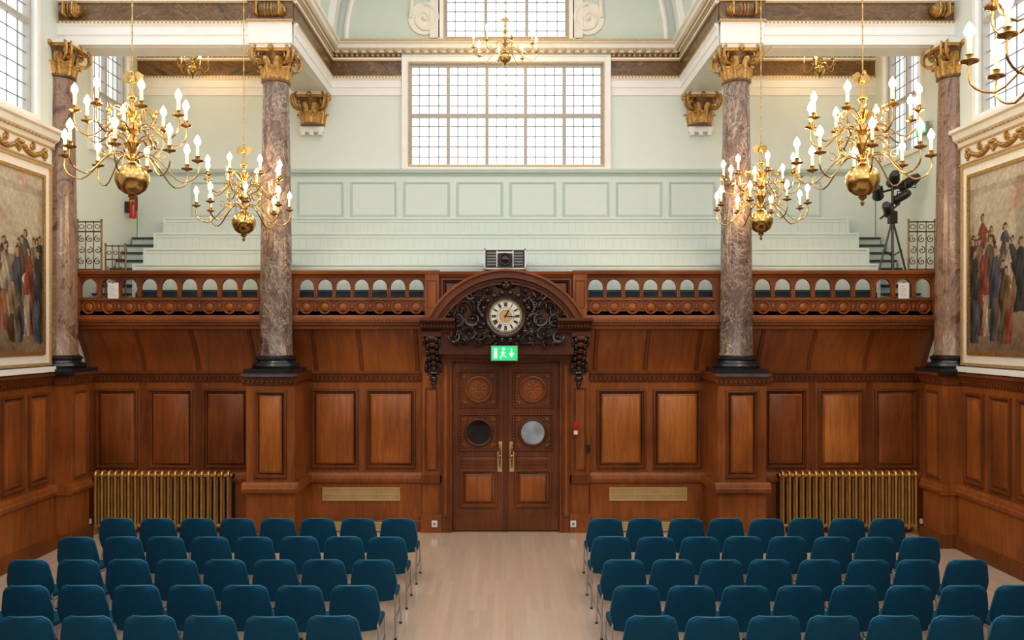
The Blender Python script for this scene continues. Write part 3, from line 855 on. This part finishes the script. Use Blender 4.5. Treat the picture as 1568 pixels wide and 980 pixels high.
def scroll(c, r0, sg, a0, w=.56, th=.028):
    p = spiral(c, r0, 1.3, 22, sg, a0, w)
    b.tube([(q[0], q[1], w+.03*sin(i*.3)) for i, q in enumerate(p)], [th*(1-i/34) for i in range(23)], CARVE, 6)
    b.ell((c[0], c[1], w+.02), .028, CARVE, 8, 5)
def leafc(c, l, wd, ang, w=.56):
    M = Matrix.Rotation(ang, 3, 'Z')
    b.ell((c[0], c[1], w), (l, wd, .035), CARVE, 10, 6, M)
    b.tube([(c[0]-l*cos(ang), c[1]-l*sin(ang), w), (c[0], c[1], w+.045), (c[0]+l*1.05*cos(ang), c[1]+l*1.05*sin(ang), w+.02)], .010, CARVE, 5)
for sx in (-1, 1):
    for (x, z, r, sg, a) in [(.44, 3.72, .13, 1, 0), (.68, 3.62, .13, -1, pi), (.52, 3.46, .12, -1, 0), (.76, 3.42, .10, 1, pi/2), (.30, 3.90, .09, 1, 0),
                             (.58, 3.22, .11, 1, pi/2), (.80, 3.18, .09, -1, 0), (.36, 3.14, .10, -1, pi), (.16, 3.07, .08, 1, 0), (.55, 3.83, .08, -1, 1), (.12, 4.00, .07, 1, 0), (.90, 3.52, .08, 1, 0)]:
        scroll((sx*x, z), r, sx*sg, a if sx > 0 else pi-a)
    for k in range(60):
        x = rr.uniform(.28, .90); z = rr.uniform(3.05, 3.9)
        if x*x+(z-cz)**2 > (Ra-.24)**2: continue
        if x > .84 and z < 3.5 and z > 3.2: continue
        leafc((sx*x, z), rr.uniform(.04, .085), rr.uniform(.016, .03), sx*rr.uniform(0, pi), .55+rr.uniform(0, .05))
    for k in range(16):
        t = k/15; b.ell((sx*(.36+.08*sin(t*6)), 3.78-.55*t, .60), .035, CARVE, 8, 5)
for k in range(18):
    a = 2*pi*k/18; b.ell((.37*cos(a), 3.50+.37*sin(a), .60), (.045, .045, .04), CARVE, 8, 5)
b.ell((0, 3.98, .60), (.09, .07, .06), CARVE); b.ell((0, 4.02, .62), (.05, .06, .05), CARVE)
b.done()

# clock
b = MB("wall_clock", TB)
C = (-.01, 3.50, 0)
b.lathe([(.0, .60), (.33, .60), (.33, .66), (.30, .69), (.27, .68), (.255, .655)], C, CARVE, 2, 48, caps=False)
b.lathe([(.268, .675), (.258, .685), (.247, .668)], C, BRASS, 2, 48, caps=False)
b.flat(C, .25, .664, FACE, 48)
b.flat(C, .105, .667, GOLDL, 40)
b.lathe([(.240, .6665), (.232, .6665)], C, BLACK, 2, 48, caps=False)
b.lathe([(.135, .6665), (.130, .6665)], C, BLACK, 2, 48, caps=False)
counts = [1, 2, 3, 3, 2, 3, 4, 5, 3, 2, 3, 4]
for h in range(12):
    a = pi/2-2*pi*(h+1)/12; n = counts[h]
    for k in range(n):
        da = (k-(n-1)/2)*.075; aa = a+da
        d = (cos(aa), sin(aa)); t = (-sin(aa)*.0055, cos(aa)*.0055)
        r0, r1 = .150, .220
        vs = [(C[0]+d[0]*r0+t[0], C[1]+d[1]*r0+t[1], .669), (C[0]+d[0]*r1+t[0], C[1]+d[1]*r1+t[1], .669), (C[0]+d[0]*r1-t[0], C[1]+d[1]*r1-t[1], .669), (C[0]+d[0]*r0-t[0], C[1]+d[1]*r0-t[1], .669)]
        b.add(vs, [(0, 1, 2, 3)], BLACK)
for ang, l, wd in [(radians(62), .13, .012), (radians(-5), .20, .008)]:
    d = (cos(ang), sin(ang)); t = (-sin(ang), cos(ang))
    vs = [(C[0]-d[0]*.03+t[0]*wd*.5, C[1]-d[1]*.03+t[1]*wd*.5, .675), (C[0]+d[0]*l*.6+t[0]*wd, C[1]+d[1]*l*.6+t[1]*wd, .675), (C[0]+d[0]*l, C[1]+d[1]*l, .675), (C[0]+d[0]*l*.6-t[0]*wd, C[1]+d[1]*l*.6-t[1]*wd, .675), (C[0]-d[0]*.03-t[0]*wd*.5, C[1]-d[1]*.03-t[1]*wd*.5, .675)]
    b.add(vs, [(0, 1, 2, 3, 4)], BLACK)
b.disc((C[0], C[1], .664), .016, .014, BLACK, 2, 16)
b.done()

# exit sign
def exit_sign(name, T, c, w, h):
    b = MB(name, T); u0, u1, v0, v1 = c[0]-w/2, c[0]+w/2, c[1]-h/2, c[1]+h/2; W = c[2]
    b.box(u0-.01, u1+.01, v0-.01, v1+.01, W-.05, W-.002, GREY)
    b.box(u0, u1, v0, v1, W-.01, W, GREEN)
    def q(a0, a1, b0, b1): b.box(u0+a0*w, u0+a1*w, v0+b0*h, v0+b1*h, W, W+.003, SIGNW)
    q(.10, .22, .16, .84)
    b.ell((u0+.47*w, v0+.80*h, W), (.045*w*1.2, .09*h, .004), SIGNW, 10, 6)
    b.tube([(u0+.46*w, v0+.66*h, W), (u0+.44*w, v0+.42*h, W)], .011, SIGNW, 6)
    b.tube([(u0+.44*w, v0+.42*h, W), (u0+.37*w, v0+.30*h, W), (u0+.36*w, v0+.12*h, W)], .007, SIGNW, 6)
    b.tube([(u0+.44*w, v0+.42*h, W), (u0+.51*w, v0+.28*h, W), (u0+.58*w, v0+.22*h, W)], .007, SIGNW, 6)
    b.tube([(u0+.36*w, v0+.52*h, W), (u0+.45*w, v0+.62*h, W), (u0+.54*w, v0+.50*h, W)], .006, SIGNW, 6)
    b.prism([(u0+.68*w, v0+.50*h), (u0+.88*w, v0+.50*h), (u0+.78*w, v0+.20*h)], 2, W, W+.003, SIGNW)
    q(.755, .805, .50, .82)
    return b.done()
exit_sign("exit_sign", TB, (-.03, 2.92, .60), .40, .22)
exit_sign("exit_sign", TRt, (13.0, 6.55, .12), .30, .16)

# ------------------------------------------------------------------ small wall fittings
def grille(u0, u1, v0, v1, w):
    b = MB("brass_vent_grille", TB)
    b.rings(u0, u1, v0, v1, [(0, w), (.004, w+.02), (.02, w+.02), (.025, w+.008)], BRASSG, BRASSR)
    n = int((u1-u0-.05)/.022)
    for i in range(n):
        u = u0+.03+i*.022; b.box(u, u+.014, v0+.025, v1-.025, w+.008, w+.014, BRASSG)
    b.box(u0+.025, u1-.025, (v0+v1)/2-.006, (v0+v1)/2+.006, w+.008, w+.018, BRASSG)
    b.done()
for (a, c) in [(-3.0, -1.73), (1.68, 2.95)]: grille(a, c, .50, .72, .05)
for (a, c) in [(-2.85, -1.95), (1.88, 2.78)]: grille(a, c, .02, .17, .10)

def radiator(x0, x1):
    b = MB("column_radiator"); n = 21; p = (x1-x0)/n
    for i in range(n):
        x = x0+(i+.5)*p
        for y in (12.86, 12.97):
            b.tube([(x, y, .10), (x, y, .95)], .021, BRASSR, 8)
        b.tube([(x, 12.86, .95), (x, 12.875, .99), (x, 12.915, 1.0), (x, 12.955, .99), (x, 12.97, .95)], .026, BRASSR, 8)
        b.tube([(x, 12.86, .14), (x, 12.875, .10), (x, 12.915, .09), (x, 12.955, .10), (x, 12.97, .14)], .026, BRASSR, 8)
        if i in (0, 10, 20): b.box(x-.025, x+.025, 12.84, 12.99, 0, .10, BRASSR)
    b.tube([(x0, 12.915, .94), (x1, 12.915, .94)], .03, BRASSR, 8); b.tube([(x0, 12.915, .13), (x1, 12.915, .13)], .03, BRASSR, 8)
    b.box(x0, x1, 13.0, 13.02, .1, .95, DARK)
    for xx in (x0-.06, x1+.06):
        b.tube([(xx, 12.915, 0), (xx, 12.915, .13), (x0 if xx < x0 else x1, 12.915, .13)], .014, BRASS, 8)
        b.lathe([(.028, .16), (.032, .2), (.02, .24)], (xx, 12.915, 0), PAPER, 2, 12)
        b.tube([(xx, 12.915, .12), (xx, 12.915, .18)], .02, BRASS, 8)
    b.done()
radiator(-6.66, -4.42); radiator(4.40, 6.64)

b = MB("wall_socket", TB); b.box(-1.205, -1.115, .10, .20, .15, .17, PAPER); b.box(-1.18, -1.14, .13, .17, .17, .174, GREY); b.done()
b = MB("wall_socket", TB); b.box(1.04, 1.13, .10, .20, .15, .17, PAPER); b.box(1.065, 1.105, .13, .17, .17, .174, GREY); b.done()
b = MB("fire_alarm_call_point", TB); b.box(1.08, 1.17, 1.58, 1.68, .11, .15, RED); b.box(1.095, 1.155, 1.595, 1.655, .15, .154, PAPER); b.box(1.09, 1.16, 1.70, 1.80, .10, .13, RED); b.done()
b = MB("light_switch", TB); b.box(1.30, 1.37, 1.30, 1.42, .0, .14, DARK); b.box(1.32, 1.35, 1.33, 1.39, .14, .15, BRASS); b.done()
for u in (-6.2, 6.27):
    b = MB("notice_paper", TG); b.box(u-.085, u+.085, 3.78, 4.03, .03, .034, PAPER)
    for i in range(6): b.box(u-.06, u+.05-.02*(i % 3), 3.82+i*.03, 3.825+i*.03, .034, .035, GREY)
    b.box(u-.02, u+.02, 4.02, 4.06, .03, .036, GREY); b.done()

# projector
b = MB("video_projector")
py = 12.66; pc = -.02
b.box(pc-.31, pc+.31, py-.02, py+.42, 4.26, 4.555, GREY)
b.box(pc-.31, pc+.31, py-.03, py-.02, 4.27, 4.55, DARK)
for i in range(5):
    for sx in (-1, 1): b.box(*(sorted((pc+sx*.14, pc+sx*.28))), py-.036, py-.03, 4.31+i*.045, 4.327+i*.045, GREY)
for sx in (-1, 1): b.box(*(sorted((pc+sx*.12, pc+sx*.135))), py-.036, py-.03, 4.28, 4.54, PAPER)
b.box(pc-.12, pc+.12, py-.036, py-.03, 4.50, 4.52, PAPER)
b.lathe([(.10, -.06), (.10, 0.02), (.085, -.055), (.085, -.01), (0, -.01)], (pc, py-.03, 4.40), GREY, 1, 28, caps=False)
b.ell((pc, py-.045, 4.40), (.075, .02, .075), GLASSD, 16, 8)
b.box(pc-.33, pc+.33, py-.025, py+.43, 4.55, 4.575, PAPER); b.box(pc-.33, pc+.33, py-.025, py+.43, 4.245, 4.265, PAPER)
for sx in (-1, 1): b.box(*(sorted((pc+sx*.305, pc+sx*.33))), py-.025, py+.4, 4.25, 4.57, PAPER)
for (dx, dy) in [(-.25, .03), (.25, .03), (-.25, .36), (.25, .36)]:
    b.lathe([(.02, 0), (.02, .04)], (pc+dx, py+dy, 4.225), DARK, 2, 12)
b.box(pc-.36, pc+.36, py-.0, py+.44, 4.205, 4.225, WOODD)
b.box(pc-.30, pc-.24, py+.1, py+.3, 3.58, 4.21, WOODD); b.box(pc+.24, pc+.30, py+.1, py+.3, 3.58, 4.21, WOODD)
b.done()

# fire extinguisher on left gallery wall
b = MB("fire_extinguisher")
c = (-6.72, 14.40, 5.30)
b.lathe([(.0, 0), (.055, .0), (.062, .02), (.062, .34), (.05, .39), (.025, .42), (.025, .45)], c, RED, 2, 20)
b.box(c[0]-.02, c[0]+.07, c[1]-.015, c[1]+.015, c[2]+.45, c[2]+.48, DARK)
b.tube([(c[0]+.02, c[1], c[2]+.44), (c[0]+.085, c[1]-.02, c[2]+.38), (c[0]+.08, c[1]-.02, c[2]+.13)], .012, DARK, 6)
b.box(c[0]-.135, c[0]-.05, c[1]-.03, c[1]+.03, c[2]+.1, c[2]+.3, DARK)
b.done()

# bronze scrollwork gates
def gate(x0, x1, y, z0, z1):
    b = MB("ornamental_iron_gate")
    for x in (x0, x1): b.tube([(x, y, z0), (x, y, z1)], .014, BRONZE, 6)
    for z in (z0+.02, z1-.02, z0+(z1-z0)*.78): b.tube([(x0, y, z), (x1, y, z)], .012, BRONZE, 6)
    n = 3; p = (x1-x0)/n; h = (z1-z0)*.74
    for i in range(1, n): b.tube([(x0+i*p, y, z0), (x0+i*p, y, z1)], .008, BRONZE, 5)
    for i in range(n):
        cx = x0+(i+.5)*p
        for (zz, sg) in [(z0+h*.25, 1), (z0+h*.55, -1), (z0+h*.85, 1)]:
            pts = [(cx+(p*.42*(1-t/16)+.004)*cos(sg*t*.55+pi/2), y, zz+(p*.42*(1-t/16)+.004)*sin(sg*t*.55+pi/2)) for t in range(17)]
            b.tube(pts, .008, BRONZE, 5)
        b.tube([(cx+p*.3*cos(t*pi/6), y, z0+(z1-z0)*.88+p*.25*sin(t*pi/6)) for t in range(12)], .007, BRONZE, 5, closed=True)
    for x in (x0, x1): b.ell((x, y, z1+.01), .02, BRONZE, 8, 5)
    b.done()
gate(-6.80, -6.42, 12.69, 4.225, 5.02); gate(-6.46, -6.14, 12.90, 3.58, 4.66)
gate(6.38, 6.80, 12.69, 4.225, 5.02)

# stage lights on tripod (right of gallery)
b = MB("stage_light_tripod")
cx, cy = 6.30, 13.05; z0 = 3.74
b.tube([(cx, cy, z0+.35), (cx, cy, 5.75)], .022, DARK, 8)
for a, hh in ((0.3, 1.35), (2.6, 1.35), (4.6, 1.35)):
    b.tube([(cx, cy, z0+hh), (cx+.30*cos(a), cy+.10*sin(a), z0+.30), (cx+.30*cos(a), cy+.10*sin(a), z0+.02)], .016, DARK, 6)
    b.tube([(cx, cy, z0+.75), (cx+.17*cos(a), cy+.06*sin(a), z0+.85)], .012, DARK, 6)
b.tube([(cx-.30, cy, 5.50), (cx+.30, cy, 5.66)], .018, DARK, 8)
b.tube([(cx-.2, cy, 5.1), (cx+.12, cy, 5.35)], .016, DARK, 8)
b.box(cx-.06, cx+.06, cy-.05, cy+.05, 5.02, 5.22, DARK)
for (dx, dz, tilt, kk) in [(-.27, -.06, -.5, 1.1), (.0, .16, -.3, 1.15), (.27, .10, .4, 1.2), (-.10, -.34, -.6, 1.1), (.14, -.14, .5, 1.0)]:
    M = Matrix.Rotation(tilt, 3, 'Z') @ Matrix.Rotation(radians(70), 3, 'X')
    o = Vector((cx+dx, cy-.05, 5.60+dz))
    ring = [(.0, .14), (.05, .13), (.07, .06), (.07, -.10), (.085, -.15), (.07, -.14), (0, -.13)]
    vs = []
    for r, h in ring:
        for i in range(14):
            p = M @ Vector((kk*r*cos(2*pi*i/14), kk*r*sin(2*pi*i/14), kk*h)); vs.append(tuple(o+p))
    b.add(vs, [(j*14+i, j*14+(i+1) % 14, (j+1)*14+(i+1) % 14, (j+1)*14+i) for j in range(6) for i in range(14)], DARK, True)
    b.tube([tuple(o+Vector((-.09, 0, 0))), tuple(o+Vector((-.08, 0, -.1 if dz > 0 else .08))), tuple(o+Vector((.08, 0, -.1 if dz > 0 else .08))), tuple(o+Vector((.09, 0, 0)))], .010, DARK, 5)
b.done()

# ------------------------------------------------------------------ chandeliers
def bez(p0, p1, p2, p3, n=10):
    out = []
    for i in range(n+1):
        t = i/n; a = (1-t)**3; b_ = 3*(1-t)**2*t; c = 3*(1-t)*t*t; d = t**3
        out.append(tuple(a*p0[k]+b_*p1[k]+c*p2[k]+d*p3[k] for k in range(len(p0))))
    return out
def chand(name, loc, top, R1=.63, R2=.52, n1=8, n2=8, k=1.0, two=True):
    b = MB(name)
    prof = [(0, -.27), (.015, -.26), (.022, -.235), (.01, -.215), (.03, -.195), (.045, -.18), (.03, -.165), (.07, -.155), (.13, -.11), (.165, -.03), (.165, .03),
            (.13, .10), (.07, .14), (.035, .16), (.03, .18), (.055, .20), (.055, .22), (.03, .25), (.045, .31), (.075, .36), (.045, .41), (.025, .45), (.05, .48), (.06, .50), (.05, .53),
            (.022, .57), (.035, .63), (.06, .68), (.035, .73), (.02, .78), (.045, .82), (.045, .84), (.018, .88), (.015, .98)]
    b.lathe([(r*k, h*k) for r, h in prof], (0, 0, 0), BRASS, 2, 20)
    tiers = [(n1, R1, .21, .19, 0.0)]+([(n2, R2, .49, .60, pi/8)] if two else [])
    for n, R, zr, zp, off in tiers:
        for i in range(n):
            a = 2*pi*i/n+off+.2; ca, sa = cos(a), sin(a)
            rz = bez((.05*k, zr*k), (.25*R/.6, (zr+.20)*k), (.36*R/.6, (zp-.30)*k), (R*.86, (zp-.20)*k), 8)[:-1]+bez((R*.86, (zp-.20)*k), (R*1.02, (zp-.16)*k), (R*1.03, (zp-.08)*k), (R, zp*k), 5)
            b.tube([(r*ca, r*sa, z) for r, z in rz], .0085*k, BRASS, 6)
            pts = [(R*.47+.055*k*(1-t/12)*cos(t*.62+1), (zr+.03)*k+.055*k*(1-t/12)*sin(t*.62+1)) for t in range(13)]
            b.tube([(r*ca, r*sa, z) for r, z in pts], .006*k, BRASS, 5)
            x, y = R*ca, R*sa
            b.lathe([(.008*k, zp*k-.01), (.02*k, zp*k), (.058*k, zp*k+.012), (.062*k, zp*k+.022), (.02*k, zp*k+.018), (.022*k, zp*k+.05), (.027*k, zp*k+.065), (.016*k, zp*k+.068)], (x, y, 0), BRASS, 2, 12)
            b.lathe([(.016*k, zp*k+.066), (.016*k, zp*k+.175)], (x, y, 0), CANDLE, 2, 10)
            b.lathe([(.010*k, zp*k+.175), (.026*k, zp*k+.197), (.033*k, zp*k+.218), (.026*k, zp*k+.245), (.010*k, zp*k+.272), (.003*k, zp*k+.285)], (x, y, 0), BULB, 2, 10)
        for i in range(n):
            a = 2*pi*(i+.5)/n+off+.2; ca, sa = cos(a), sin(a)
            pts = bez((.04*k, (zr+.12)*k), (.16*k, (zr+.34)*k), (.30*k, (zr+.14)*k), (.20*k, (zr+.06)*k), 9)
            b.tube([(r*ca, r*sa, z) for r, z in pts], .007*k, BRASS, 5)
            b.ell((.235*k*ca, .235*k*sa, (zr+.20)*k), (.018*k, .018*k, .03*k), BRASS, 6, 4)
    b.ell((0, 0, 1.02*k), (.035*k, .03*k, .05*k), BRASS); b.ell((0, -.02*k, 1.09*k), (.02*k, .025*k, .022*k), BRASS)
    for sx in (-1, 1):
        b.add([(0, 0, 1.06*k), (sx*.05*k, .01, 1.10*k), (sx*.11*k, .02, 1.06*k), (sx*.09*k, .02, .99*k), (sx*.04*k, .01, .97*k), (0, .012, .99*k)], [(0, 1, 2, 3, 4, 5)], BRASS)
    h = top-loc[2]
    b.tube([(0, 0, 1.08*k), (0, 0, h)], .006, BRASS, 6)
    m = int((h-1.1*k)/.07)
    for i in range(m):
        z = 1.1*k+.035+i*.07
        b.ell((0, 0, z), (.011 if i % 2 else .005, .005 if i % 2 else .011, .030), BRASS, 6, 4)
    b.lathe([(.02, h-.06), (.07, h-.02), (.08, h)], (0, 0, 0), BRASS, 2, 16)
    return b.done(loc=loc)
c1 = chand("brass_chandelier", (-3.81, 8.15, 4.81), 10.76)
for l, r in [((-3.74, 11.40, 4.81), .15), ((3.63, 11.40, 4.83), .05), ((3.63, 8.15, 4.80), .3), ((3.68, 5.10, 4.86), .1)]:
    inst(c1, "brass_chandelier", l, r)
chand("small_chandelier", (-.02, 13.5, 7.88), 11.85, R1=.54, k=.62, n1=8, two=False)
s1 = chand("small_chandelier", (-5.45, 13.9, 7.80), 8.63, R1=.26, k=.55, n1=5, two=False)
inst(s1, "small_chandelier", (5.45, 13.9, 7.80))

# ------------------------------------------------------------------ chairs (facing the gallery)
b = MB("conference_chair")
nu, nv = 14, 16
def bk(u, v, off):
    z = .40+.455*v
    hw = .205+.037*sin(min(1, v*1.8)*pi/2)-.048*max(0, v-.42)/.58
    if v > .84:
        q = (v-.84)/.16; hw -= .055*(1-sqrt(max(0, 1-q*q)))
    x = hw*u
    y = -.20-.09*v+.055*u*u-.012*sin(v*pi)
    zz = z-.014*(u*u)*max(0, (v-.8)/.2)
    return (x, y+off, zz)
V0 = [bk(-1+2*i/nu, j/nv, -.018) for j in range(nv+1) for i in range(nu+1)]
V1 = [bk((-1+2*i/nu)*.97, j/nv*.985, .022) for j in range(nv+1) for i in range(nu+1)]
G = [(j*(nu+1)+i, j*(nu+1)+i+1, (j+1)*(nu+1)+i+1, (j+1)*(nu+1)+i) for j in range(nv) for i in range(nu)]
per = [i for i in range(nu+1)]+[(j*(nu+1)+nu) for j in range(1, nv+1)]+[nv*(nu+1)+i for i in range(nu-1, -1, -1)]+[j*(nu+1) for j in range(nv-1, 0, -1)]
M_ = len(V0)
b.add(V0+V1, G+[tuple(M_+x for x in f) for f in G]+[(per[i], per[(i+1) % len(per)], M_+per[(i+1) % len(per)], M_+per[i]) for i in range(len(per))], CHAIRB, True)
edge = [bk(1, j/nv, .004) for j in range(0, nv+1)]+[bk(-1+2*i/nu, 1, .004) for i in range(nu-1, -1, -1)]+[bk(-1, j/nv, .004) for j in range(nv-1, -1, -1)]
b.tube([(p[0], p[1], p[2]+.001) for p in edge], .009, CHAIRE, 5)
su = 12; outl = []
for i in range(32):
    a = 2*pi*i/32; ca, sa = cos(a), sin(a)
    x = .235*abs(ca)**.45*(1 if ca >= 0 else -1); y = .225*abs(sa)**.45*(1 if sa >= 0 else -1)
    outl.append((x*(1+.03*(y > 0)), y+.03))
vs = []
for (s_, z) in [(.90, .415), (.98, .425), (1.0, .445), (.97, .463), (.85, .472), (.4, .466)]:
    vs += [(x*s_, .03+(y-.03)*s_, z-(.02 if y > .2 else 0)) for x, y in outl]
b.add(vs, [(j*32+i, j*32+(i+1) % 32, (j+1)*32+(i+1) % 32, (j+1)*32+i) for j in range(5) for i in range(32)]+[list(range(32)), list(range(160, 192))], CHAIRB, True)
for sx in (-1, 1):
    b.tube([(sx*.205, -.19, .62), (sx*.215, -.17, .44), (sx*.225, -.16, .40), (sx*.232, -.23, .0)], .011, CHROME, 8)
    b.tube([(sx*.225, -.16, .40), (sx*.225, .20, .405), (sx*.228, .225, .38), (sx*.236, .25, .0)], .011, CHROME, 8)
    b.tube([(sx*.229, -.20, .20), (sx*.231, .235, .20)], .008, CHROME, 6)
    for y in (-.23, .25): b.lathe([(.016, 0), (.016, .02)], (sx*.234, y, 0), DARK, 2, 10)
b.tube([(-.225, .20, .40), (.225, .20, .40)], .009, CHROME, 6); b.tube([(-.225, -.15, .40), (.225, -.15, .40)], .009, CHROME, 6)
rows = [(10.53, -1.39, 1.28), (9.61, -1.40, 1.23), (8.67, -1.41, 1.235), (7.81, -1.44, 1.23), (6.99, -1.47, 1.225)]
first = b.done(loc=(-1.39, 10.53, 0), ang=50)
rn = random.Random(3)
for ri, (y, xl, xr) in enumerate(rows):
    for i in range(8):
        for sx, xb in ((-1, xl), (1, xr)):
            if ri == 0 and i == 0 and sx == -1: continue
            inst(first, "conference_chair", (xb+sx*.518*i+rn.uniform(-.006, .006), y+rn.uniform(-.015, .015)+.0, 0), rn.uniform(-.02, .02))

# ------------------------------------------------------------------ light
w = bpy.data.worlds.new("overcast_sky"); sc.world = w; w.use_nodes = True
bg = w.node_tree.nodes["Background"]; bg.inputs[0].default_value = (.975, .985, .995, 1); bg.inputs[1].default_value = 1.25
sc.view_settings.view_transform = 'Standard'
sc.view_settings.look = 'None'
sc.view_settings.exposure = 0.62

# ------------------------------------------------------------------ camera
cam = bpy.data.cameras.new("camera"); co = bpy.data.objects.new("camera", cam); sc.collection.objects.link(co)
co.location = (0, 0, 3.24); co.rotation_euler = (pi/2, 0, 0)
cam.sensor_width = 36; cam.lens = 36*1250/1600
cam.shift_x = (800-791)/1600; cam.shift_y = 20/1600
cam.clip_start = .05; cam.clip_end = 200
sc.camera = co
